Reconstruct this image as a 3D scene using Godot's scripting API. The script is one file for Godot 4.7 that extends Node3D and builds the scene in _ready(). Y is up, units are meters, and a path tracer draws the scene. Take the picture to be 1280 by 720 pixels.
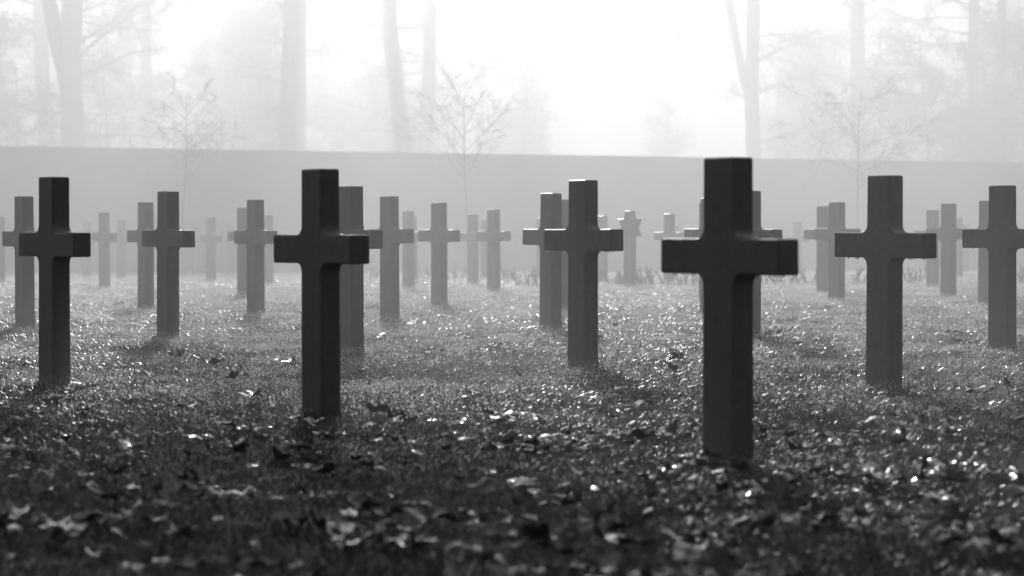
extends Node3D
# Military cemetery in morning fog, black-and-white photograph.
# World: camera stands at x = z = 0 and looks towards -z; "depth" d below means -z.

const EYE := 0.764
const FOCAL := 2900.0      # focal length in photograph pixels (1280 wide)
const HORIZON := 285.3

var rng := RandomNumberGenerator.new()
var taken := {}
var bump := FastNoiseLite.new()
var M := {}
var drift: Array = []
var feet: Array = []       # where the headstones stand


func _ready() -> void:
	rng.seed = 11
	set_camera()
	set_air_and_sun()
	make_materials()
	make_ground()
	make_wall()
	make_crosses()
	make_big_trees()
	make_added_shade_trees()
	make_leafy_trees()
	make_far_wood()
	make_saplings()
	make_shrub_bed()
	make_grass()
	make_fallen_leaves()


# ------------------------------------------------------------------ camera, air, light
func set_camera() -> void:
	var cam := Camera3D.new()
	cam.name = "camera"
	cam.position = Vector3(0, EYE, 0)
	cam.rotation.x = -atan((360.0 - HORIZON) / FOCAL)
	cam.near = 0.1
	cam.far = 1500.0
	var at := CameraAttributesPhysical.new()
	at.frustum_focal_length = 12.0 / tan(atan(360.0 / FOCAL))
	at.frustum_focus_distance = 14.5
	at.frustum_far = 1500.0
	at.frustum_near = 0.1
	at.exposure_aperture = 4.4
	cam.attributes = at
	cam.fov = rad_to_deg(2.0 * atan(360.0 / FOCAL))
	add_child(cam)
	cam.current = true


func set_air_and_sun() -> void:
	var we := WorldEnvironment.new()
	we.name = "air"
	var e := Environment.new()
	e.tonemap_mode = Environment.TONE_MAPPER_LINEAR
	e.tonemap_exposure = 4.15
	e.background_mode = Environment.BG_SKY
	var sm := ProceduralSkyMaterial.new()
	sm.sky_top_color = grey(0.008)
	sm.sky_horizon_color = grey(0.014)
	sm.sky_curve = 0.15
	sm.ground_bottom_color = grey(0.005)
	sm.ground_horizon_color = grey(0.014)
	sm.sun_angle_max = 1.0
	var sky := Sky.new()
	sky.sky_material = sm
	e.sky = sky
	e.volumetric_fog_enabled = true
	e.volumetric_fog_density = 0.024
	e.volumetric_fog_albedo = Color(1, 1, 1)
	e.volumetric_fog_anisotropy = 0.5
	e.sdfgi_enabled = true
	e.ssao_enabled = true
	e.ssil_enabled = true
	we.environment = e
	add_child(we)
	var sun := DirectionalLight3D.new()
	sun.name = "sun"
	sun.light_energy = 1.6
	sun.light_color = Color(1, 1, 1)
	sun.light_angular_distance = 2.0
	sun.shadow_enabled = true
	# 21 degrees above the horizon, a little left of straight ahead
	var el := deg_to_rad(21.0)
	var az := deg_to_rad(-4.1)
	var to_sun := Vector3(sin(az) * cos(el), sin(el), -cos(az) * cos(el))
	sun.look_at_from_position(to_sun * 200.0, Vector3.ZERO, Vector3.UP)
	add_child(sun)


# ------------------------------------------------------------------ helpers
func grey(v: float) -> Color:   # linear grey -> sRGB colour
	return Color(v, v, v).linear_to_srgb()


func numbered(called: String) -> String:
	if not taken.has(called):
		taken[called] = 0
		return called
	taken[called] += 1
	return "%s_%03d" % [called, taken[called]]


func tag(o: Node, label := "", category := "", group := "", kind := "") -> void:
	if label: o.set_meta("label", label)
	if category: o.set_meta("category", category)
	if group: o.set_meta("group", group)
	if kind: o.set_meta("kind", kind)


func thing(called: String, at: Vector3, turn := 0.0) -> Node3D:
	var o := Node3D.new()
	o.name = numbered(called)
	add_child(o)
	o.position = at
	o.rotation.y = turn
	return o


func mesh_node(called: String, m: Mesh, mat: Material, parent: Node = null) -> MeshInstance3D:
	var o := MeshInstance3D.new()
	o.mesh = m
	o.material_override = mat
	if parent == null:
		o.name = numbered(called)
		add_child(o)
	else:
		o.name = called
		parent.add_child(o, true)
	return o


func noise_tex(freq: float, seed_: int, lo: float, hi: float, size := 512, octaves := 5, stretch_seed := 0) -> NoiseTexture2D:
	var n := FastNoiseLite.new()
	n.noise_type = FastNoiseLite.TYPE_SIMPLEX_SMOOTH
	n.frequency = freq
	n.seed = seed_
	n.fractal_octaves = octaves
	var t := NoiseTexture2D.new()
	t.width = size
	t.height = size
	t.seamless = true
	t.noise = n
	var g := Gradient.new()
	g.set_color(0, grey(lo))
	g.set_color(1, grey(hi))
	t.color_ramp = g
	return t


func make_materials() -> void:
	var m := StandardMaterial3D.new()
	m.resource_name = "weathered_stone"
	m.albedo_texture = noise_tex(0.035, 3, 0.12, 0.21)
	m.uv1_triplanar = true
	m.uv1_world_triplanar = true
	m.uv1_scale = Vector3(1.7, 1.1, 1.7)
	m.roughness = 0.33
	M.stone = m

	m = StandardMaterial3D.new()
	m.resource_name = "soil"
	m.albedo_texture = noise_tex(0.02, 5, 0.02, 0.05)
	m.uv1_triplanar = true
	m.uv1_world_triplanar = true
	m.uv1_scale = Vector3(0.6, 0.6, 0.6)
	m.roughness = 0.9
	M.soil = m

	m = StandardMaterial3D.new()
	m.resource_name = "wall_render"
	m.albedo_texture = noise_tex(0.008, 8, 0.36, 0.46)
	m.uv1_triplanar = true
	m.uv1_world_triplanar = true
	m.uv1_scale = Vector3(0.15, 0.15, 0.15)
	m.roughness = 0.85
	M.wall = m
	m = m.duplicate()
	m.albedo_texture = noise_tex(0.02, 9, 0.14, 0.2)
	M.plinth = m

	m = StandardMaterial3D.new()
	m.resource_name = "bark"
	m.albedo_texture = noise_tex(0.03, 12, 0.05, 0.12)
	m.uv1_triplanar = true
	m.uv1_scale = Vector3(0.8, 0.25, 0.8)
	m.roughness = 0.9
	M.bark = m

	m = StandardMaterial3D.new()
	m.resource_name = "twig"
	m.albedo_color = grey(0.07)
	m.roughness = 0.8
	M.twig = m

	m = StandardMaterial3D.new()
	m.resource_name = "foliage"
	m.albedo_color = grey(0.09)
	m.roughness = 0.6
	m.backlight_enabled = true
	m.backlight = Color(0.5, 0.5, 0.5)
	M.foliage = m

	m = StandardMaterial3D.new()
	m.resource_name = "dewy_grass"
	m.albedo_color = Color(1, 1, 1)
	m.vertex_color_use_as_albedo = true
	m.roughness = 0.30
	m.backlight_enabled = true
	m.backlight = Color(1, 1, 1)
	m.clearcoat_enabled = true
	m.clearcoat = 1.0
	m.clearcoat_roughness = 0.3
	M.grass = m

	m = StandardMaterial3D.new()
	m.resource_name = "dew"
	m.albedo_color = grey(0.85)
	m.roughness = 0.12
	m.backlight_enabled = true
	m.backlight = Color(1, 1, 1)
	M.dew = m

	for k in 3:
		m = StandardMaterial3D.new()
		m.resource_name = "wet_leaf_%d" % k
		m.albedo_texture = noise_tex(0.03, 40 + k, 0.02 + 0.01 * k, 0.05 + 0.03 * k, 128)
		m.uv1_triplanar = true
		m.uv1_scale = Vector3(8, 8, 8)
		m.roughness = [0.12, 0.4, 0.6][k]
		m.backlight_enabled = true
		m.backlight = Color(0.4, 0.4, 0.4)
		m.metallic_specular = [0.5, 0.35, 0.3][k]
		if k == 0:   # a film of water
			m.clearcoat_enabled = true
			m.clearcoat = 1.0
			m.clearcoat_roughness = 0.1
		M["leaf%d" % k] = m

	m = StandardMaterial3D.new()
	m.resource_name = "water_drop"
	m.albedo_color = Color(1, 1, 1, 0.0)
	m.roughness = 0.02
	m.refraction_enabled = true
	m.refraction_scale = 0.033
	M.drop = m


class Builder:
	var v := PackedVector3Array()
	var n := PackedVector3Array()
	var c := PackedColorArray()
	var ix := PackedInt32Array()
	var with_normals := true

	func tube(pts: Array, radii: Array, sides: int) -> void:
		var base := v.size()
		var up := Vector3(0.31, 0.2, 0.93)
		for i in pts.size():
			var p: Vector3 = pts[i]
			var a: Vector3 = pts[maxi(i - 1, 0)]
			var b: Vector3 = pts[mini(i + 1, pts.size() - 1)]
			var t := (b - a).normalized()
			var s := t.cross(up).normalized()
			var w := s.cross(t)
			for k in sides:
				var ang := TAU * k / sides
				var dir := s * cos(ang) + w * sin(ang)
				v.append(p + dir * radii[i])
				n.append(dir)
		for i in pts.size() - 1:
			for k in sides:
				var q := base + i * sides + k
				var r := base + i * sides + (k + 1) % sides
				ix.append_array([q, r, q + sides, r, r + sides, q + sides])

	func quad(p: Vector3, a: Vector3, b: Vector3) -> void:   # a leaf: two triangles, folded a little
		var base := v.size()
		v.append_array([p, p + a * 0.5 + b * 0.5, p + a, p + a * 0.5 - b * 0.5])
		ix.append_array([base, base + 1, base + 2, base, base + 2, base + 3])

	func tri_flat(a: Vector3, b: Vector3, d: Vector3) -> void:
		var base := v.size()
		v.append_array([a, b, d])
		ix.append_array([base, base + 1, base + 2])

	func commit() -> ArrayMesh:
		var arr := []
		arr.resize(Mesh.ARRAY_MAX)
		arr[Mesh.ARRAY_VERTEX] = v
		if n.size() == v.size(): arr[Mesh.ARRAY_NORMAL] = n
		if c.size() == v.size(): arr[Mesh.ARRAY_COLOR] = c
		arr[Mesh.ARRAY_INDEX] = ix
		var m := ArrayMesh.new()
		m.add_surface_from_arrays(Mesh.PRIMITIVE_TRIANGLES, arr)
		return m


# height of the lawn; fitted to the feet of the crosses
func lawn(x: float, d: float) -> float:
	var xx := clampf(x, -22.0, 22.0)
	var dd := clampf(d, 2.0, 62.0)
	var y := -0.0504 + 0.00358 * xx + 0.00849 * dd + 0.00005 * xx * xx - 0.00004 * xx * dd - 0.00024 * dd * dd
	return y - 0.035 + 0.016 * bump.get_noise_2d(x * 100.0, d * 100.0)


func at_pixel(px: float, d: float) -> float:
	return (px - 640.0) / FOCAL * d


# ------------------------------------------------------------------ the setting
func make_ground() -> void:
	bump.seed = 4
	bump.noise_type = FastNoiseLite.TYPE_SIMPLEX_SMOOTH
	bump.frequency = 0.008
	bump.fractal_octaves = 3
	var xs: Array[float] = [-300.0, -150.0, -80.0, -45.0, -30.0, -22.0]
	var x := -18.0
	while x <= 18.01:
		xs.append(x)
		x += 0.25
	xs.append_array([22.0, 30.0, 45.0, 80.0, 150.0, 300.0])
	var ds: Array[float] = [-120.0, -60.0, -25.0, -8.0, 0.0]
	x = 2.0
	while x <= 60.01:
		ds.append(x)
		x += 0.25
	ds.append_array([66.0, 75.0, 90.0, 120.0, 160.0, 220.0])
	var st := SurfaceTool.new()
	st.begin(Mesh.PRIMITIVE_TRIANGLES)
	for d in ds:
		for xx in xs:
			st.set_normal(Vector3.UP)
			st.add_vertex(Vector3(xx, lawn(xx, d), -d))
	var w := xs.size()
	for j in ds.size() - 1:
		for i in w - 1:
			var a := j * w + i
			for k in [a, a + w, a + 1, a + 1, a + w, a + w + 1]:
				st.add_index(k)
	st.generate_normals()
	var g := mesh_node("ground", st.commit(), M.soil)
	tag(g, "dark soil of the lawn under the grass", "", "", "structure")


func box_mesh(size: Vector3, bevel: float) -> ArrayMesh:
	# box with chamfered edges, standing on y = 0, centred on x and z
	var st := SurfaceTool.new()
	st.begin(Mesh.PRIMITIVE_TRIANGLES)
	st.set_smooth_group(-1)
	var h := size / 2.0
	var pts := {}
	for sx in [-1, 1]:
		for sy in [-1, 1]:
			for sz in [-1, 1]:
				for ax in 3:
					var p := Vector3(sx * (h.x - bevel), sy * (h.y - bevel), sz * (h.z - bevel))
					p[ax] = [sx * h.x, sy * h.y, sz * h.z][ax]
					pts[[sx, sy, sz, ax]] = p + Vector3(0, h.y, 0)
	var hull: Array = []
	for ax in 3:
		for s in [-1, 1]:
			var q: Array = []
			for ab in [[-1, -1], [1, -1], [1, 1], [-1, 1]]:
				var key := [0, 0, 0, ax]
				key[ax] = s
				key[(ax + 1) % 3] = ab[0]
				key[(ax + 2) % 3] = ab[1]
				q.append(pts[key])
			hull.append(q)
	for ax in 3:   # chamfers along axis ax
		for a in [-1, 1]:
			for b in [-1, 1]:
				var q: Array = []
				for c in [[-1, (ax + 1) % 3], [1, (ax + 1) % 3], [1, (ax + 2) % 3], [-1, (ax + 2) % 3]]:
					var key := [0, 0, 0, c[1]]
					key[ax] = c[0]
					key[(ax + 1) % 3] = a
					key[(ax + 2) % 3] = b
					q.append(pts[key])
				hull.append(q)
	for sx in [-1, 1]:
		for sy in [-1, 1]:
			for sz in [-1, 1]:
				hull.append([pts[[sx, sy, sz, 0]], pts[[sx, sy, sz, 1]], pts[[sx, sy, sz, 2]]])
	var mid := Vector3(0, h.y, 0)
	for q in hull:
		for k in range(1, q.size() - 1):
			var t := [q[0], q[k], q[k + 1]]
			var nn: Vector3 = (t[1] - t[0]).cross(t[2] - t[0])
			if nn.dot(t[0] - mid) > 0: t.reverse()
			for p in t: st.add_vertex(p)
	st.generate_normals()
	return st.commit()


func make_wall() -> void:
	# runs behind the graves, its right end farther away
	var a := Vector3(-42.0, 0, -34.0)
	var b := Vector3(45.0, 0, -78.2)
	var along := b - a
	var mid := (a + b) / 2.0
	var turn := atan2(-along.z, along.x)
	var o := thing("boundary_wall", Vector3(mid.x, lawn(mid.x, 56.0) - 0.25, mid.z), turn)
	tag(o, "long grey boundary wall behind the graves, below the foggy trees", "wall")
	var body := mesh_node("wall_body", box_mesh(Vector3(along.length(), 3.03, 0.34), 0.01), M.wall, o)
	body.position = Vector3.ZERO
	var cop := mesh_node("coping", box_mesh(Vector3(along.length() + 0.1, 0.10, 0.46), 0.015), M.wall, o)
	cop.position = Vector3(0, 3.03, 0)
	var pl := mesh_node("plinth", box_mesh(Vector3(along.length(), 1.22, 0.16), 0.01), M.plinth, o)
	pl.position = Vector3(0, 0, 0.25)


# ------------------------------------------------------------------ headstones
func arc(out: PackedVector2Array, centre: Vector2, r: float, from: float, to: float, n: int) -> void:
	for i in n + 1:
		var t := deg_to_rad(lerpf(from, to, float(i) / n))
		out.append(centre + Vector2(cos(t), sin(t)) * r)


func extrude(outline: PackedVector2Array, depth: float, bevel: float) -> ArrayMesh:
	# outline runs anticlockwise; bevelled front and back edges; upper parts a little slimmer
	var n := outline.size()
	var ins := PackedVector2Array()
	for i in n:
		var p := outline[i]
		var e0 := (p - outline[(i + n - 1) % n]).normalized()
		var e1 := (outline[(i + 1) % n] - p).normalized()
		var n0 := Vector2(-e0.y, e0.x)
		var n1 := Vector2(-e1.y, e1.x)
		var m := (n0 + n1).normalized()
		ins.append(p + m * bevel / maxf(0.4, m.dot(n0)))
	var rings := [[outline, depth / 2.0 - bevel], [mid_ring(outline, ins), depth / 2.0 - bevel * 0.29], [ins, depth / 2.0]]
	var st := SurfaceTool.new()
	st.begin(Mesh.PRIMITIVE_TRIANGLES)
	st.set_smooth_group(-1)
	var slim := func(p: Vector2, z: float) -> Vector3:
		var s := 1.0 - 0.05 * clampf(p.y, 0.0, 1.0)
		return Vector3(p.x * (s if absf(p.x) < 0.12 else 1.0 - 0.05 * 0.12 / absf(p.x) * p.y), p.y, z * s)
	var quad := func(a: Vector3, b: Vector3, c: Vector3, d: Vector3) -> void:
		for p in [a, c, b, a, d, c]: st.add_vertex(p)
	for i in n:
		var j := (i + 1) % n
		var z: float = rings[0][1]
		quad.call(slim.call(outline[i], -z), slim.call(outline[j], -z), slim.call(outline[j], z), slim.call(outline[i], z))
		for k in 2:
			var p: PackedVector2Array = rings[k][0]
			var q: PackedVector2Array = rings[k + 1][0]
			var z0: float = rings[k][1]
			var z1: float = rings[k + 1][1]
			quad.call(slim.call(p[i], z0), slim.call(p[j], z0), slim.call(q[j], z1), slim.call(q[i], z1))
			quad.call(slim.call(p[j], -z0), slim.call(p[i], -z0), slim.call(q[i], -z1), slim.call(q[j], -z1))
	var tri := Geometry2D.triangulate_polygon(ins)
	for k in range(0, tri.size(), 3):
		var a := ins[tri[k]]
		var b := ins[tri[k + 1]]
		var c := ins[tri[k + 2]]
		if (b - a).cross(c - a) < 0.0:
			var s := b
			b = c
			c = s
		for p in [a, c, b]: st.add_vertex(slim.call(p, depth / 2.0))
		for p in [a, b, c]: st.add_vertex(slim.call(p, -depth / 2.0))
	st.generate_normals()
	return st.commit()


func mid_ring(a: PackedVector2Array, b: PackedVector2Array) -> PackedVector2Array:
	var out := PackedVector2Array()
	for i in a.size(): out.append(a[i].lerp(b[i], 0.29))
	return out


func chamfered(out: PackedVector2Array, corner: Vector2, before: Vector2, after: Vector2, b: float) -> void:
	out.append(corner + (before - corner).normalized() * b)
	out.append(corner + ((before - corner).normalized() + (after - corner).normalized()) * b * 0.29)
	out.append(corner + (after - corner).normalized() * b)


func cross_outline() -> PackedVector2Array:
	var w := 0.0755
	var a := 0.2865
	var y0 := 0.615
	var y1 := 0.733
	var r := 0.037
	var b := 0.008
	var o := PackedVector2Array()
	o.append(Vector2(w, -0.12))
	arc(o, Vector2(w + r, y0 - r), r, 180, 90, 6)
	chamfered(o, Vector2(a, y0), Vector2(w, y0), Vector2(a, y1), b)
	chamfered(o, Vector2(a, y1), Vector2(a, y0), Vector2(w, y1), b)
	arc(o, Vector2(w + r, y1 + r), r, 270, 180, 6)
	chamfered(o, Vector2(w, 1.0), Vector2(w, y1), Vector2(-w, 1.0), b)
	chamfered(o, Vector2(-w, 1.0), Vector2(w, 1.0), Vector2(-w, y1), b)
	arc(o, Vector2(-w - r, y1 + r), r, 0, -90, 6)
	chamfered(o, Vector2(-a, y1), Vector2(-w, y1), Vector2(-a, y0), b)
	chamfered(o, Vector2(-a, y0), Vector2(-a, y1), Vector2(-w, y0), b)
	arc(o, Vector2(-w - r, y0 - r), r, 90, 0, 6)
	o.append(Vector2(-w, -0.12))
	return o


func star_outline() -> PackedVector2Array:
	var o := PackedVector2Array()
	var half := [Vector2(0.0755, -0.12), Vector2(0.0755, 0.668), Vector2(0.192, 0.668), Vector2(0.126, 0.78), Vector2(0.192, 0.892), Vector2(0.078, 0.892), Vector2(0.05, 1.0)]
	for p in half: o.append(p)
	half.reverse()
	for p in half: o.append(Vector2(-p.x, p.y))
	return o


func hang_drops(cross: Node3D) -> void:
	# rain drops under the arms
	var st := SurfaceTool.new()
	for i in 16:
		var x := rng.randf_range(0.12, 0.28) * (1 if rng.randf() < 0.5 else -1)
		var r := rng.randf_range(0.0022, 0.0042)
		var ball := SphereMesh.new()
		ball.radius = r
		ball.height = r * 2.4
		ball.radial_segments = 8
		ball.rings = 5
		st.append_from(ball, 0, Transform3D(Basis(), Vector3(x, 0.615 - r * 0.7, rng.randf_range(0.015, 0.043))))
	var o := mesh_node("water_drops", st.commit(), M.drop, cross)
	o.set_meta("kind", "stuff")


func make_crosses() -> void:
	# shaft centre and height in the photograph, label
	var list := [
		[910.5, 378.0, "largest and darkest stone cross, standing nearest, right of the middle"],
		[401.0, 306.0, "second largest dark stone cross, left of the middle"],
		[67.5, 258.0, "large dark stone cross nearest the left edge of the lawn"],
		[1105.5, 267.0, "third largest dark stone cross, next to the largest one, right of it"],
		[728.5, 229.5, "dark grey stone cross in the middle, next left of the largest cross"],
		[438.5, 203.0, "grey stone cross half hidden right behind the second largest cross"],
		[209.5, 181.0, "grey stone cross with a paler one overlapping close behind its left arm"],
		[31.0, 163.0, "grey stone cross just behind and left of the large leftmost cross"],
		[1253.5, 203.0, "dark grey stone cross at the right edge, its right arm cut off"],
		[936.0, 181.0, "grey stone cross behind the largest one, showing at its right shoulder"],
		[688.0, 168.0, "grey stone cross overlapped on its right by the dark middle cross"],
		[487.0, 153.0, "grey stone cross just right of the one behind the second largest cross"],
		[319.5, 144.0, "mid grey stone cross just left of the second largest cross"],
		[182.0, 131.0, "paler grey stone cross tucked behind the left arm of another"],
		[1046.0, 124.0, "mid grey stone cross touching the left arm of the third largest cross"],
		[549.0, 127.0, "mid grey stone cross standing free between two neighbours, left of centre"],
		[1030.0, 109.0, "pale grey stone cross peeking out left behind another, right of the largest"],
		[1185.5, 116.0, "mid grey stone cross between the two rightmost dark crosses"],
		[1166.0, 96.0, "pale stone cross just right of the third largest cross's arm"],
		[1234.0, 131.0, "grey stone cross mostly hidden behind the cross at right edge"],
		[617.0, 102.5, "pale grey stone cross nearest the centre, overlapping a fainter one"],
		[887.0, 142.0, "grey stone cross behind the largest one, its left arm showing"],
		[884.0, 124.0, "stone cross seen as a sliver left of the largest cross's shaft"],
		[701.0, 136.5, "grey stone cross seen as a strip between two overlapping middle crosses"],
		[130.5, 93.0, "pale stone cross standing between the large leftmost cross and its neighbours"],
		[152.0, 74.0, "faint foggy cross close right of a pale cross on the left"],
		[108.5, 69.0, "faint foggy cross beside the arm of the large leftmost cross"],
		[264.0, 80.0, "pale cross standing free in the fog on the left, between two grey ones"],
		[245.5, 63.0, "faintest small cross in the fog just left of a pale free cross"],
		[287.5, 65.0, "faint small cross in the fog just right of a pale free cross"],
		[305.0, 109.0, "pale stone cross tucked behind the left arm of a mid grey cross"],
		[335.0, 85.0, "faint cross in the gap left of the second largest cross"],
		[510.5, 96.0, "pale cross standing behind the right arm of a mid grey cross"],
		[515.0, 82.0, "faint cross almost hidden behind a pale one, left of the centre"],
		[591.0, 87.0, "pale cross standing beneath the middle sapling"],
		[607.0, 75.0, "faint cross almost hidden behind a pale grey cross near the centre"],
		[753.0, 81.5, "faint cross hidden behind the right arm of the dark middle cross"],
		[787.0, 95.0, "pale headstone shaped as a six-pointed star on a shaft"],
		[836.5, 86.0, "pale cross half hidden above the left arm of the largest cross"],
		[846.0, 62.0, "faintest cross top showing above the left arm of the largest cross"],
		[997.0, 66.5, "faint cross in the fog just beyond the right arm of the largest cross"],
		[1197.0, 74.0, "faint cross behind the mid grey one between the rightmost dark crosses"],
		[1206.0, 60.0, "faintest cross top showing above the left arm of the rightmost cross"],
		[0.0, 83.0, "faint cross cut by the left edge of the picture"],
		[447.0, 78.0, "faint cross hidden behind the shaft beside the second largest cross"],
		[676.5, 78.0, "faint cross hidden left behind one of the overlapping middle crosses"],
	]
	var cm := extrude(cross_outline(), 0.099, 0.008)
	var sm := extrude(star_outline(), 0.099, 0.008)
	for i in list.size():
		var c: Array = list[i]
		var d: float = FOCAL / c[1]
		var x := at_pixel(c[0], d)
		var star: bool = i == 37
		var o := mesh_node("star_headstone" if star else "stone_cross", sm if star else cm, M.stone)
		o.position = Vector3(x, lawn(x, d) + 0.035, -d)
		feet.append(o.position)
		o.rotation = Vector3(deg_to_rad(rng.randf_range(-0.35, 0.35)), deg_to_rad(-51.6 + rng.randf_range(-0.8, 0.8)), deg_to_rad(rng.randf_range(-0.25, 0.25)))
		if i in [0, 3, 4, 8, 10]: hang_drops(o)
		tag(o, c[2], "headstone" if star else "cross", "stone headstones standing in rows on the lawn")


# ------------------------------------------------------------------ trees
func wander(p: Vector3, dir: Vector3, length: float, segs: int, wobble: float, lift: float) -> Array:
	var pts: Array = [p]
	var d := dir.normalized()
	for i in segs:
		d = (d + Vector3(rng.randf_range(-wobble, wobble), rng.randf_range(-wobble, wobble) + lift, rng.randf_range(-wobble, wobble))).normalized()
		p += d * length / segs
		pts.append(p)
	return pts


func taper(r0: float, r1: float, n: int) -> Array:
	var out: Array = []
	for i in n: out.append(lerpf(r0, r1, float(i) / (n - 1)))
	return out


func along(pts: Array, t: float) -> Vector3:
	var f := t * (pts.size() - 1)
	var i := mini(int(f), pts.size() - 2)
	return pts[i].lerp(pts[i + 1], f - i)


func random_dir() -> Vector3:
	var z := rng.randf_range(-1, 1)
	var a := rng.randf() * TAU
	return Vector3(cos(a) * sqrt(1 - z * z), z, sin(a) * sqrt(1 - z * z))


# limbs, branches and twigs that leave the stem between two heights
func grow_limbs(b: Builder, lv: Builder, stem: Array, t0: float, t1: float, count: int, reach: float, thick: float, leaves_from: float, leaf: float, per_twig: int) -> void:
	for i in count:
		var t := lerpf(t0, t1, (i + rng.randf()) / count)
		var p := along(stem, t)
		var ang := rng.randf() * TAU
		var out := Vector3(cos(ang), rng.randf_range(-0.05, 0.55), sin(ang))
		var L := reach * rng.randf_range(0.55, 1.1) * (1.0 - 0.35 * t)
		var limb := wander(p, out, L, 6, 0.16, rng.randf_range(-0.05, 0.06))
		b.tube(limb, taper(thick * rng.randf_range(0.7, 1.1), 0.012, 7), 5)
		var nb := int(5 + L * 1.3)
		for k in nb:
			var u := rng.randf_range(0.2, 1.0)
			var q := along(limb, u)
			var side := (random_dir() + out * 0.9).normalized()
			var l2 := L * rng.randf_range(0.15, 0.42) * (1.25 - u * 0.6)
			var br := wander(q, side, l2, 4, 0.22, rng.randf_range(-0.10, 0.05))
			b.tube(br, taper(0.03 * (1.2 - u * 0.5), 0.01, 5), 3)
			for w in 6:
				var s := along(br, rng.randf_range(0.15, 1.0))
				var tw := wander(s, (random_dir() + side * 0.6 + Vector3(0, -0.15, 0)).normalized(), rng.randf_range(0.25, 0.8), 2, 0.25, -0.05)
				b.tube(tw, [0.011, 0.008, 0.005], 3)
				if p.y + stem[0].y > leaves_from:
					for z in per_twig:
						var e := along(tw, rng.randf()) + random_dir() * 0.22
						var a := random_dir() * leaf * rng.randf_range(0.6, 1.3)
						lv.quad(e, a, a.cross(random_dir()).normalized() * leaf * 0.75)


func big_tree(px: float, d: float, label: String, stems: Array, limbs: int, reach: float, leaves_from: float, per_twig: int) -> void:
	# stems: [[ [dx, y], ... ], width at foot and at top]; dx and widths in photograph pixels, y in metres
	var x := at_pixel(px, d)
	var o := thing("bare_tree", Vector3(x, lawn(x, d) - 0.05, -d))
	tag(o, label, "tree", "tall trees beyond the wall")
	var tb := Builder.new()
	var bb := Builder.new()
	var lb := Builder.new()
	var pix := d / FOCAL
	for s in stems:
		var pts: Array = []
		for q in s[0]: pts.append(Vector3(q[0] * pix, q[1], 0.0))
		var fine: Array = []
		var radii: Array = []
		var y0: float = pts[0].y
		var y1: float = pts[-1].y
		for k in pts.size() - 1:
			for i in 4:
				fine.append(pts[k].lerp(pts[k + 1], i / 4.0) + Vector3(rng.randf_range(-0.02, 0.02), 0, rng.randf_range(-0.02, 0.02)))
		fine.append(pts[-1])
		for p in fine:
			var t: float = (p.y - y0) / (y1 - y0)
			radii.append(lerpf(s[1], s[2], t) * pix / 2.0 * rng.randf_range(0.96, 1.04) * (1.0 + 0.35 * exp(-p.y * 1.5)))
		tb.tube(fine, radii, 12)
		var low: float = clampf((3.0 - y0) / (y1 - y0), 0.03, 1.0)
		var even: Array = []
		for i in 9: even.append(at_height(pts, lerpf(y0, y1, i / 8.0)))
		var share := limbs / float(stems.size())
		if leaves_from > 50.0:
			grow_limbs(bb, lb, even, low, 1.0, int(share * 1.5), reach, s[1] * pix * 0.085, leaves_from, 0.18, per_twig)
		else:
			grow_limbs(bb, lb, even, low, 9.0 / y1, int(share * 0.22), reach * 0.55, s[1] * pix * 0.08, 99.0, 0.18, per_twig)
			grow_limbs(bb, lb, even, leaves_from / y1, 1.0, int(share * 0.7), reach, s[1] * pix * 0.12, leaves_from - 2.0, 0.18, per_twig)
	mesh_node("trunk", tb.commit(), M.bark, o)
	mesh_node("branches", bb.commit(), M.twig, o)
	if lb.v.size() > 0:
		mesh_node("crown", lb.commit(), M.foliage, o)


func at_height(pts: Array, y: float) -> Vector3:
	for k in pts.size() - 1:
		if y <= pts[k + 1].y:
			return pts[k].lerp(pts[k + 1], clampf((y - pts[k].y) / (pts[k + 1].y - pts[k].y), 0, 1))
	return pts[-1]


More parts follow.
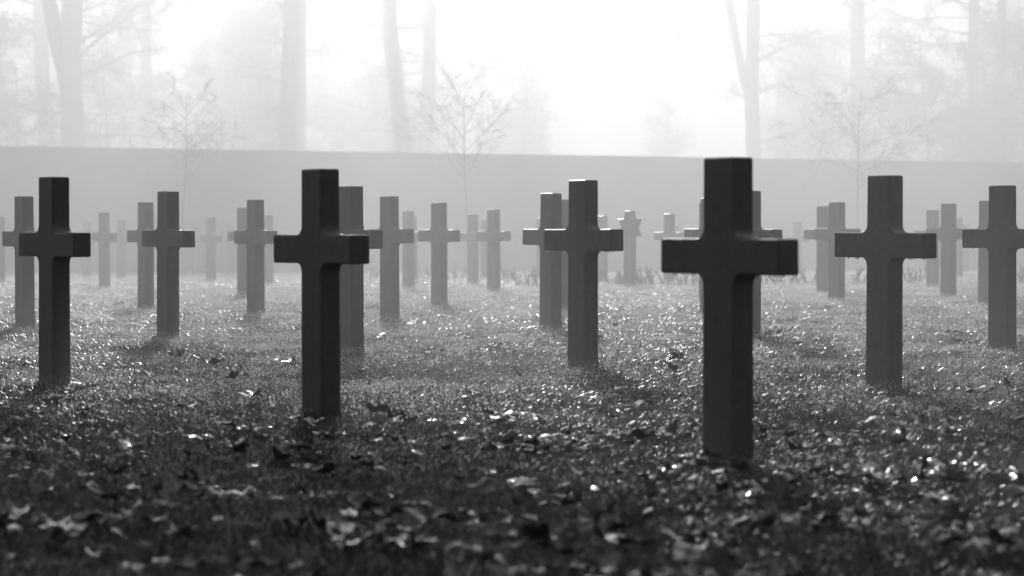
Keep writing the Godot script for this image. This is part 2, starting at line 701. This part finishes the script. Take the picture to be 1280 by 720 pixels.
func make_big_trees() -> void:
	var none := 99.0
	big_tree(97, 77.5, "thick tree trunk forking high up, beyond the wall near left edge",
		[[[[0, 0], [-5, 4.6], [-8, 6.6], [-2, 10.3], [8, 25.0]], 33, 12], [[[-8, 5.7], [-24, 7.5], [-46, 10.3], [-80, 21.0]], 22, 6]], 40, 5.5, none, 2)
	big_tree(70, 100.3, "paler slanting trunk just behind the thick forked one at left",
		[[[[0, 0], [-8, 4.0], [-16, 8.0], [-30, 24.0]], 24, 9]], 34, 5.0, none, 2)
	big_tree(184, 102.6, "slim straight trunk behind the left sapling, beyond the wall",
		[[[[0, 0], [0, 6.8], [3, 24.0]], 16, 7]], 30, 5.0, none, 2)
	big_tree(366, 102.6, "pair of pale trunks grown together, left of the middle",
		[[[[-6, 0], [-7, 5.7], [-2, 10.3], [-10, 25.0]], 22, 12], [[[9, 0], [9, 4.6], [11, 10.3], [20, 25.0]], 17, 9]], 46, 5.0, none, 1)
	big_tree(520, 104.9, "pale leaning tree splitting in a wide V from its foot",
		[[[[0, 0], [-6, 3.6], [-20, 6.3], [-32, 10.3], [-46, 25.0]], 24, 11], [[[0, 2.3], [9, 4.6], [16, 7.4], [24, 25.0]], 20, 9]], 48, 5.0, none, 1)
	big_tree(945, 88.9, "tree forking in a Y above the head of the largest cross",
		[[[[0, 0], [-3, 4.0], [-6, 6.4], [-5, 9.1], [8, 25.0]], 21, 9], [[[-6, 5.9], [-16, 7.1], [-33, 9.6], [-46, 21.0]], 12, 4]], 36, 5.0, none, 1)
	big_tree(1072, 100.3, "straight pale trunk behind the right sapling",
		[[[[0, 0], [0, 6.8], [-6, 25.0]], 22, 10]], 42, 5.6, none, 2)
	big_tree(1215, 91.2, "straight dark trunk beyond the wall, left one of the right-hand pair",
		[[[[0, 0], [0, 6.8], [4, 24.0]], 17, 6]], 36, 5.0, none, 2)
	big_tree(1250, 88.9, "straight dark trunk beyond the wall, right one of the right-hand pair",
		[[[[0, 0], [-1, 6.8], [6, 24.0]], 14, 5]], 36, 5.0, none, 2)


# two unseen broad trees, added outside the frame so their crowns shade the foreground
func added_shade_tree(x: float, d: float, rx: float, leaves: int, label: String) -> void:
	var o := thing("added_shade_tree", Vector3(x, lawn(x, d) - 0.05, -d))
	tag(o, label, "tree", "unseen trees added beside the lawn for their shade")
	var tb := Builder.new()
	var stem := wander(Vector3.ZERO, Vector3.UP, 11.0, 8, 0.03, 0.06)
	var thick := taper(0.30, 0.16, 9)
	thick[0] = 0.42
	tb.tube(stem, thick, 14)
	var bb := Builder.new()
	var lv := Builder.new()
	var n := 130
	for i in n:
		var q := random_dir() * pow(rng.randf(), 0.33)
		q.x = rng.randf_range(-1, 1)
		var c := Vector3(q.x * rx, 11.9 + q.y * 4.0, q.z * 4.0)
		var from := along(stem, rng.randf_range(0.6, 1.0))
		var mid := from.lerp(c, 0.5) + Vector3(0, 0.8, 0) + random_dir() * 0.4
		var limb: Array = []
		for k in 7:
			var t := k / 6.0
			limb.append(from.lerp(mid, t).lerp(mid.lerp(c, t), t))
		bb.tube(limb, taper(0.085, 0.02, 7), 6)
		for k in 14:
			var br := wander(along(limb, rng.randf_range(0.5, 1.0)), random_dir(), rng.randf_range(0.6, 1.6), 3, 0.2, -0.03)
			bb.tube(br, taper(0.016, 0.005, 4), 3)
			for z in int(leaves / (n * 14.0) * (2.5 if c.y > 11.2 else 0.5)):  # upper crown thickened to darken the near air, thin below for sun flecks
				var a := random_dir() * rng.randf_range(0.10, 0.18)
				lv.quad(along(br, rng.randf()) + random_dir() * 0.3 * rng.randf(), a, a.cross(random_dir()).normalized() * rng.randf_range(0.09, 0.15))
	mesh_node("trunk", tb.commit(), M.bark, o)
	mesh_node("branches", bb.commit(), M.twig, o)
	mesh_node("crown", lv.commit(), M.foliage, o)


func make_added_shade_trees() -> void:
	rng.seed = 61
	added_shade_tree(-8.3, 33.0, 9.8, 130000, "unseen broad tree added outside the left edge to shade the foreground")
	added_shade_tree(8.6, 33.0, 9.8, 130000, "unseen broad tree added outside the right edge to shade the foreground")


# small trees in leaf that fill the wood behind the trunks
func leafy_tree(x: float, d: float, h: float, r: float, leaves: int, label: String) -> void:
	var o := thing("leafy_tree", Vector3(x, lawn(x, d) - 0.05, -d))
	tag(o, label, "tree", "leafy trees of the wood beyond the wall")
	var tb := Builder.new()
	var stem := wander(Vector3.ZERO, Vector3(rng.randf_range(-0.1, 0.1), 1, 0), h * 0.92, 7, 0.05, 0.05)
	tb.tube(stem, taper(0.03 + h * 0.009, 0.02, 8), 8)
	var bb := Builder.new()
	var lv := Builder.new()
	var n := int(12 + h * 2)
	var tips: Array = []
	for i in n:
		var t := rng.randf_range(0.14, 0.97)
		var a := rng.randf() * TAU
		var L := r * (1.15 - 0.75 * absf(t - 0.4)) * rng.randf_range(0.6, 1.1)
		var limb := wander(along(stem, t), Vector3(cos(a), rng.randf_range(-0.1, 0.5), sin(a)), L, 4, 0.15, 0.0)
		bb.tube(limb, taper(0.03, 0.008, 5), 4)
		for k in 7:
			var br := wander(along(limb, rng.randf_range(0.3, 1.0)), (random_dir() + Vector3(cos(a), -0.1, sin(a)) * 0.7).normalized(), L * rng.randf_range(0.2, 0.5), 3, 0.2, -0.04)
			bb.tube(br, taper(0.012, 0.004, 4), 3)
			tips.append(br)
	for i in leaves:
		var br: Array = tips[rng.randi() % tips.size()]
		var p := along(br, rng.randf()) + random_dir() * 0.28 * sqrt(rng.randf())
		var a := random_dir() * rng.randf_range(0.07, 0.16)
		lv.quad(p, a, a.cross(random_dir()).normalized() * rng.randf_range(0.06, 0.12))
	mesh_node("trunk", tb.commit(), M.bark, o)
	mesh_node("branches", bb.commit(), M.twig, o)
	mesh_node("crown", lv.commit(), M.foliage, o)


func make_leafy_trees() -> void:
	# photograph x, distance, height, crown radius, leaves, label
	var list := [
		[-40.0, 79.0, 9.0, 2.6, 5200, "dense leafy tree in the fog at the far left edge"],
		[30.0, 81.0, 7.5, 2.3, 5000, "leafy tree in the fog left of the thick forked trunk"],
		[140.0, 83.0, 8.0, 2.2, 4600, "leafy tree in the fog between thick forked trunk and slim trunk"],
		[225.0, 90.0, 8.0, 2.6, 4000, "thinly leaved tree in the fog behind the left sapling"],
		[310.0, 101.0, 8.0, 2.8, 2600, "faint thin tree in the fog left of the paired trunks"],
		[450.0, 107.0, 7.0, 2.8, 2200, "faint thin tree in the fog right of the paired trunks"],
		[640.0, 112.0, 5.0, 2.6, 1800, "faint low tree in the fog right of the middle sapling"],
		[1010.0, 94.0, 7.0, 2.4, 2200, "thin faint tree in the fog right of the Y-forked tree"],
		[1110.0, 88.0, 8.0, 2.4, 5400, "dense leafy tree in the fog just right of the right sapling"],
		[1165.0, 85.0, 9.0, 2.4, 6000, "dense leafy tree in the fog left of the two dark right trunks"],
		[1235.0, 88.0, 8.5, 2.2, 5200, "dense leafy tree in the fog behind the two dark right trunks"],
		[1300.0, 83.0, 10.0, 2.6, 6000, "dense leafy tree in the fog at the far right edge"],
	]
	for t in list:
		leafy_tree(at_pixel(t[0], t[1]), t[1], t[2], t[3], t[4], t[5])


func make_far_wood() -> void:
	# the mass of trees far behind, thin where the sky breaks through in the middle
	var kinds: Array = []
	for k in 3:
		rng.seed = 500 + k
		var b := Builder.new()
		b.with_normals = false
		var stem := wander(Vector3.ZERO, Vector3(rng.randf_range(-0.1, 0.1), 1, 0), 12.0, 7, 0.05, 0.05)
		b.tube(stem, taper(0.2, 0.05, 8), 6)
		for i in 40:
			var t := rng.randf_range(0.12, 0.98)
			var a := rng.randf() * TAU
			var L := 3.4 * (1.1 - 0.6 * t) * rng.randf_range(0.6, 1.1)
			var limb := wander(along(stem, t), Vector3(cos(a), rng.randf_range(0.0, 0.7), sin(a)), L, 4, 0.18, 0.0)
			b.tube(limb, taper(0.06, 0.015, 5), 3)
			for q in 6:
				b.tube(wander(along(limb, rng.randf_range(0.3, 1.0)), random_dir() + Vector3(cos(a), 0, sin(a)), L * 0.4, 3, 0.2, 0.0), taper(0.025, 0.008, 4), 3)
			for q in 60:
				var e := along(limb, rng.randf_range(0.25, 1.0)) + random_dir() * 0.9 * sqrt(rng.randf())
				var la := random_dir() * rng.randf_range(0.12, 0.3)
				b.quad(e, la, la.cross(random_dir()).normalized() * rng.randf_range(0.1, 0.2))
		b.n.clear()
		kinds.append(b.commit())
	rng.seed = 510
	for k in 3:
		var spots: Array = []
		for i in 26:
			var px := rng.randf_range(-260, 1540)
			var gap := 1.0 - 0.75 * exp(-pow((px - 740.0) / 230.0, 2.0))
			if rng.randf() > gap: continue
			var d := rng.randf_range(104, 150)
			var s := rng.randf_range(0.7, 1.15) * (0.55 + 0.45 * gap)
			spots.append(Transform3D(Basis(Vector3.UP, rng.randf() * TAU).scaled(Vector3(s, s, s)), Vector3(at_pixel(px, d), -0.6, -d)))
		var mm := MultiMesh.new()
		mm.transform_format = MultiMesh.TRANSFORM_3D
		mm.mesh = kinds[k]
		mm.instance_count = spots.size()
		for i in spots.size(): mm.set_instance_transform(i, spots[i])
		var o := MultiMeshInstance3D.new()
		o.name = numbered("far_wood")
		o.multimesh = mm
		o.material_override = M.foliage
		add_child(o)
		tag(o, "far-off wood fading into the fog", "wood", "", "stuff")


func make_saplings() -> void:
	var list := [[224.0, 45.0, 3.55, 1.15, "slender bare sapling before the wall on the left"], [583.0, 46.0, 3.7, 1.55, "slender bare sapling before the wall near the middle"], [1072.0, 47.0, 3.6, 1.7, "slender bare sapling before the wall on the right, spreading widest"]]
	for s in list:
		var d: float = s[1]
		var x := at_pixel(s[0], d)
		var o := thing("bare_sapling", Vector3(x, lawn(x, d) - 0.02, -d))
		tag(o, s[4], "sapling", "young bare trees before the wall")
		var stem := wander(Vector3.ZERO, Vector3.UP, s[2], 9, 0.035, 0.06)
		var tb := Builder.new()
		tb.tube(stem, taper(0.02, 0.004, 10), 8)
		mesh_node("trunk", tb.commit(), M.twig, o)
		var bb := Builder.new()
		for i in 19:
			var t := lerpf(0.48, 0.95, (i + rng.randf()) / 19.0)
			var a := rng.randf() * TAU
			var L: float = s[3] * (1.55 - t) * rng.randf_range(0.75, 1.2)
			var br := wander(along(stem, t), Vector3(cos(a), rng.randf_range(0.3, 1.1), sin(a)), L, 6, 0.2, 0.02)
			bb.tube(br, taper(0.006, 0.002, 7), 4)
			for k in 8:
				var u := rng.randf_range(0.2, 1.0)
				var tw := wander(along(br, u), (Vector3(cos(a), 0.5, sin(a)) + random_dir() * 1.2).normalized(), L * rng.randf_range(0.15, 0.45), 3, 0.22, 0.02)
				bb.tube(tw, taper(0.003, 0.0015, 4), 3)
				for z in 4:
					bb.tube(wander(along(tw, rng.randf_range(0.3, 0.9)), (tw[3] - tw[0]).normalized() + random_dir() * 0.7, L * 0.16, 2, 0.2, 0.0), [0.003, 0.0022, 0.0015], 3)
		mesh_node("branches", bb.commit(), M.twig, o)


# where something lies, told by the headstone nearest to it in the view
func beside(x: float, d: float) -> String:
	var px := 640.0 + x / d * FOCAL
	var marks := [[67.5, "the large leftmost cross", 11.2], [209.5, "the cross third from left", 16.0], [401.0, "the second largest cross", 9.5], [549.0, "the free cross left of centre", 22.8], [728.5, "the dark middle cross", 12.6], [910.5, "the largest cross", 7.7], [1105.5, "the third largest cross", 10.9], [1253.5, "the rightmost cross", 14.3]]
	var best: Array = marks[0]
	for m in marks:
		if absf(m[0] - px) < absf(best[0] - px): best = m
	if absf(best[0] - px) < 24.0: return ("before " if d < best[2] else "behind ") + best[1]
	return ("left of " if px < best[0] else "right of ") + best[1]


func make_shrub_bed() -> void:
	var spots: Array = []
	for px in [652, 660, 676, 742, 766, 776, 800, 806, 818, 832, 852, 868, 874, 950, 962, 972, 984, 992, 1003, 1012, 1022, 1064, 1078, 1134, 1146, 1153, 1274, 1281]:
		spots.append([px + rng.randf_range(-2, 2), 31.5 + (px - 650) * 0.003 + rng.randf_range(-0.3, 0.3)])
	for px in [466, 474, 528, 536, 566, 574, 629, 637, 646, 662]:
		spots.append([px + rng.randf_range(-2, 2), 37.5 + rng.randf_range(-0.4, 0.4)])
	var prev := {}
	for s in spots:
		var d: float = s[1]
		var x := at_pixel(s[0], d)
		var o := thing("bare_shrub", Vector3(x, lawn(x, d) - 0.01, -d))
		var canes := rng.randi_range(3, 6)
		tag(o, "bare %s-stemmed shrub in the far bed, %s" % [["three", "four", "five", "six"][canes - 3], beside(x, d)], "shrub", "pruned bare shrubs in the far bed")
		for k in canes:
			var b := Builder.new()
			var a := rng.randf() * TAU
			var l := rng.randf_range(0.14, 0.34)
			var pts := wander(Vector3(cos(a), 0, sin(a)) * 0.03, Vector3(cos(a) * 0.45, 1, sin(a) * 0.45), l, 4, 0.16, 0.0)
			b.tube(pts, taper(0.014, 0.008, 5), 5)
			if rng.randf() < 0.7:
				b.tube(wander(pts[2], Vector3(cos(a + 1.4), 1.2, sin(a + 1.4)), l * 0.45, 3, 0.1, 0.0), taper(0.010, 0.006, 4), 4)
			mesh_node("stem", b.commit(), M.twig, o)


# ------------------------------------------------------------------ lawn
func tuft(seed_: int, blades: int, spread: float, h0: float, h1: float) -> ArrayMesh:
	rng.seed = seed_
	var b := Builder.new()
	for i in blades:
		var a := rng.randf() * TAU
		var p := Vector3(cos(a), 0, sin(a)) * spread * sqrt(rng.randf())
		var f := rng.randf() * TAU
		var lean := Vector3(cos(f), 0, sin(f)) * rng.randf_range(0.3, 2.4)
		var side := Vector3(-sin(f + rng.randf_range(-0.8, 0.8)), 0, cos(f)).normalized() * rng.randf_range(0.0011, 0.0019)
		var h := rng.randf_range(h0, h1)
		var mid := p + (Vector3.UP + lean * 0.35).normalized() * h * 0.55
		var tip := mid + (Vector3.UP * 0.8 + lean * 1.1).normalized() * h * 0.5
		var base := b.v.size()
		b.v.append_array([p - side - Vector3.UP * 0.012, p + side - Vector3.UP * 0.012, mid - side, mid + side, tip])
		var shade := rng.randf_range(0.75, 1.2)
		for k in 5: b.c.append(Color(shade, shade, shade))
		b.ix.append_array([base, base + 1, base + 2, base + 1, base + 3, base + 2, base + 2, base + 3, base + 4])
	return b.commit()


func dew_cluster(seed_: int, drops: int, spread: float, h0: float, h1: float) -> ArrayMesh:
	rng.seed = seed_
	var b := Builder.new()
	for i in drops:
		var a := rng.randf() * TAU
		var p := Vector3(cos(a), 0, sin(a)) * spread * sqrt(rng.randf()) + Vector3(0, rng.randf_range(h0, h1), 0)
		var r := rng.randf_range(0.0012, 0.0025)
		var up := random_dir()
		var e := up.cross(random_dir()).normalized()
		var f := up.cross(e)
		var base := b.v.size()
		b.v.append(p + up * r * 0.6)
		for k in 5:
			var t := TAU * k / 5
			var q := e * cos(t) + f * sin(t)
			b.v.append(p + q * r)
			b.ix.append_array([base, base + 1 + k, base + 1 + (k + 1) % 5])
	return b.commit()


func make_grass() -> void:
	var patch := FastNoiseLite.new()
	patch.seed = 21
	patch.frequency = 0.6
	var zones := [[4.2, 9.5, 430.0, 1.0], [9.5, 17.0, 270.0, 1.1], [17.0, 31.0, 130.0, 1.35], [31.0, 53.0, 55.0, 1.8]]
	var kinds := 5
	var meshes: Array = []
	for k in kinds: meshes.append(tuft(100 + k, 26, 0.075, 0.018, 0.05))
	var xf: Array = []
	for k in kinds: xf.append([])
	rng.seed = 77
	for z in zones:
		var area: float = 0.27 * (z[1] * z[1] - z[0] * z[0]) + 6.0 * (z[1] - z[0])
		for i in int(area * z[2]):
			var d := sqrt(lerpf(z[0] * z[0], z[1] * z[1], rng.randf()))
			var x := rng.randf_range(-1, 1) * (0.27 * d + 3.0)
			var s: float = z[3] * rng.randf_range(0.75, 1.25) * (1.0 + 0.45 * patch.get_noise_2d(x, d))
			var ba := Basis(Vector3.UP, rng.randf() * TAU).scaled(Vector3(s, s * rng.randf_range(0.8, 1.15) / sqrt(z[3]), s))
			xf[rng.randi() % kinds].append([Transform3D(ba, Vector3(x, lawn(x, d), -d)), 0.05 * (1.0 + 0.35 * patch.get_noise_2d(x * 1.7 + 50, d * 1.7)) * rng.randf_range(0.8, 1.25)])
	# longer grass the mower leaves round the feet of the stones
	for f in feet:
		if f.z < -28.0: continue
		var turn := Basis(Vector3.UP, deg_to_rad(-51.6))
		for i in 26:
			var u := rng.randf_range(-1, 1)
			var p := Vector3(u * 0.085, 0, (0.06 if i % 2 else -0.06)) if i % 4 < 2 else Vector3((0.085 if i % 2 else -0.085), 0, u * 0.055)
			var q: Vector3 = f + turn * p
			var s := rng.randf_range(0.35, 0.6)
			xf[rng.randi() % kinds].append([Transform3D(Basis(Vector3.UP, rng.randf() * TAU).scaled(Vector3(s, rng.randf_range(0.9, 1.7), s)), Vector3(q.x, lawn(q.x, -q.z), q.z)), 0.06 * rng.randf_range(0.8, 1.2)])
	for k in kinds:
		var mm := MultiMesh.new()
		mm.transform_format = MultiMesh.TRANSFORM_3D
		mm.use_colors = true
		mm.mesh = meshes[k]
		mm.instance_count = xf[k].size()
		for i in xf[k].size():
			mm.set_instance_transform(i, xf[k][i][0])
			var g: float = xf[k][i][1]
			mm.set_instance_color(i, Color(g, g, g))
		var o := MultiMeshInstance3D.new()
		o.name = numbered("grass")
		o.multimesh = mm
		o.material_override = M.grass
		add_child(o)
		tag(o, "short dewy grass of the lawn around the crosses", "grass", "", "stuff")
		var wet := MultiMesh.new()
		wet.transform_format = MultiMesh.TRANSFORM_3D
		wet.mesh = dew_cluster(200 + k, 26, 0.085, 0.026, 0.055)
		var places: Array = []
		for i in xf[k].size():
			var d: float = -xf[k][i][0].origin.z
			var wetness := clampf(0.95 + 1.1 * patch.get_noise_2d(xf[k][i][0].origin.x * 1.3 + 90.0, d * 1.3), 0.15, 1.7)
			if rng.randf() < wetness * (0.07 if d < 9.5 else 0.5 if d < 17.0 else 1.0): places.append(xf[k][i][0])   # dew kept sparse near the camera, standing in for shade on the foreground
		wet.instance_count = places.size()
		for i in places.size(): wet.set_instance_transform(i, places[i])
		var w := MultiMeshInstance3D.new()
		w.name = numbered("dew")
		w.multimesh = wet
		w.material_override = M.dew
		add_child(w)
		tag(w, "dew drops hanging on the grass blades", "dew", "", "stuff")


func leaf_mesh(seed_: int) -> ArrayMesh:
	# a five-lobed dry leaf, curled, with its stalk; about 1 unit across
	rng.seed = seed_
	var lobes := 5
	var b := Builder.new()
	var ring: Array = []
	var n := 20
	for i in n:
		var a := TAU * i / n
		var ph := fmod(float(i) / n * lobes, 1.0)
		var r := 0.30 + 0.20 * (1.0 - absf(ph - 0.5) * 2.0) * rng.randf_range(0.7, 1.2)
		if i % 4 == 2: r += 0.06
		if absf(a - PI) < 0.35: r *= 0.55
		ring.append(Vector2(cos(a), sin(a) * 0.85) * r)
	var curl_a := rng.randf() * TAU
	var curl := rng.randf_range(0.1, 0.7) if seed_ % 3 else rng.randf_range(0.8, 1.5)
	var curl2 := rng.randf_range(-0.4, 0.4)
	var warp := func(p: Vector2) -> Vector3:
		var q := p.rotated(curl_a)
		var y := curl * q.x * q.x + curl2 * q.y * q.y + 0.05 * sin(q.x * 9.0 + seed_) + 0.04 * sin(q.y * 11.0)
		return Vector3(p.x * (1.0 - 0.25 * curl * absf(q.x)), y, p.y)
	b.v.append(warp.call(Vector2.ZERO))
	for i in n: b.v.append(warp.call(ring[i] * 0.55))
	for i in n: b.v.append(warp.call(ring[i]))
	for i in n:
		var j := (i + 1) % n
		b.ix.append_array([0, 1 + j, 1 + i, 1 + i, 1 + j, 1 + n + i, 1 + j, 1 + n + j, 1 + n + i])
	var k := b.v.size()
	var s: Vector3 = warp.call(Vector2(-0.15, 0))
	var e := Vector3(-0.62, s.y + rng.randf_range(0.0, 0.35), rng.randf_range(-0.15, 0.15))
	b.v.append_array([s + Vector3(0, 0, 0.012), s - Vector3(0, 0, 0.012), e - Vector3(0, 0, 0.008), e + Vector3(0, 0.012, 0.008)])
	b.ix.append_array([k, k + 1, k + 2, k, k + 2, k + 3])
	var st := SurfaceTool.new()
	st.create_from_arrays(arrays_of(b))
	st.generate_normals()
	return st.commit()


func arrays_of(b: Builder) -> Array:
	var arr := []
	arr.resize(Mesh.ARRAY_MAX)
	arr[Mesh.ARRAY_VERTEX] = b.v
	arr[Mesh.ARRAY_INDEX] = b.ix
	return arr


func leaf_spot(d0: float, d1: float, small: float) -> Transform3D:
	var d := sqrt(lerpf(d0 * d0, d1 * d1, rng.randf()))
	var x := rng.randf_range(-1, 1) * (0.225 * d + 0.1)
	if drift.size() > 4 and rng.randf() < 0.55:   # blown together with an earlier one
		var near: Vector2 = drift[drift.size() - 1 - rng.randi() % 5]
		x = near.x + rng.randfn(0.0, 0.13)
		d = clampf(near.y + rng.randfn(0.0, 0.2), d0, d1)
	else:
		drift.append(Vector2(x, d))
	var s := rng.randf_range(0.08, 0.14) * small
	var ba := Basis(Vector3.UP, rng.randf() * TAU)
	ba = Basis(Vector3(1, 0, 0), rng.randfn(0.0, 0.16)) * Basis(Vector3(0, 0, 1), rng.randfn(0.0, 0.16)) * ba
	if rng.randf() < 0.35: ba = ba * Basis(Vector3(1, 0, 0), PI)
	return Transform3D(ba.scaled(Vector3.ONE * s), Vector3(x, lawn(x, d) + rng.randf_range(0.036, 0.058), -d))


func make_fallen_leaves() -> void:
	var meshes: Array = []
	for k in 9: meshes.append(leaf_mesh(300 + k))
	rng.seed = 91
	drift.clear()
	for zone in [[4.7, 7.2, 135, "in the nearest grass"], [7.2, 10.5, 95, "in near dark grass"], [10.5, 16.0, 50, "in middle grass"], [16.0, 27.0, 20, "in far bright grass"]]:
		for i in zone[2]:
			var shape := rng.randi() % 9
			var tone: int = [0, 0, 0, 1, 1, 2][rng.randi() % 6]
			var o := mesh_node("fallen_leaf", meshes[shape], M["leaf%d" % tone])
			o.transform = leaf_spot(zone[0], zone[1], 1.0)
			tag(o, "%s %s leaf %s, %s" % ["curled" if shape % 3 == 0 else "flat", ["dark glossy", "wet", "dull pale"][tone], zone[3], beside(o.position.x, -o.position.z)], "leaf", "fallen leaves scattered over the lawn")
	for k in 3:
		var mm := MultiMesh.new()
		mm.transform_format = MultiMesh.TRANSFORM_3D
		mm.mesh = meshes[k * 3]
		mm.instance_count = 170
		for i in 170: mm.set_instance_transform(i, leaf_spot(4.7, 20.0 if i > 120 else 8.5, 0.55))
		var o := MultiMeshInstance3D.new()
		o.name = numbered("leaf_litter")
		o.multimesh = mm
		o.material_override = M["leaf%d" % (k / 2)]
		add_child(o)
		tag(o, "small leaf scraps scattered thinly over the lawn", "leaf litter", "", "stuff")
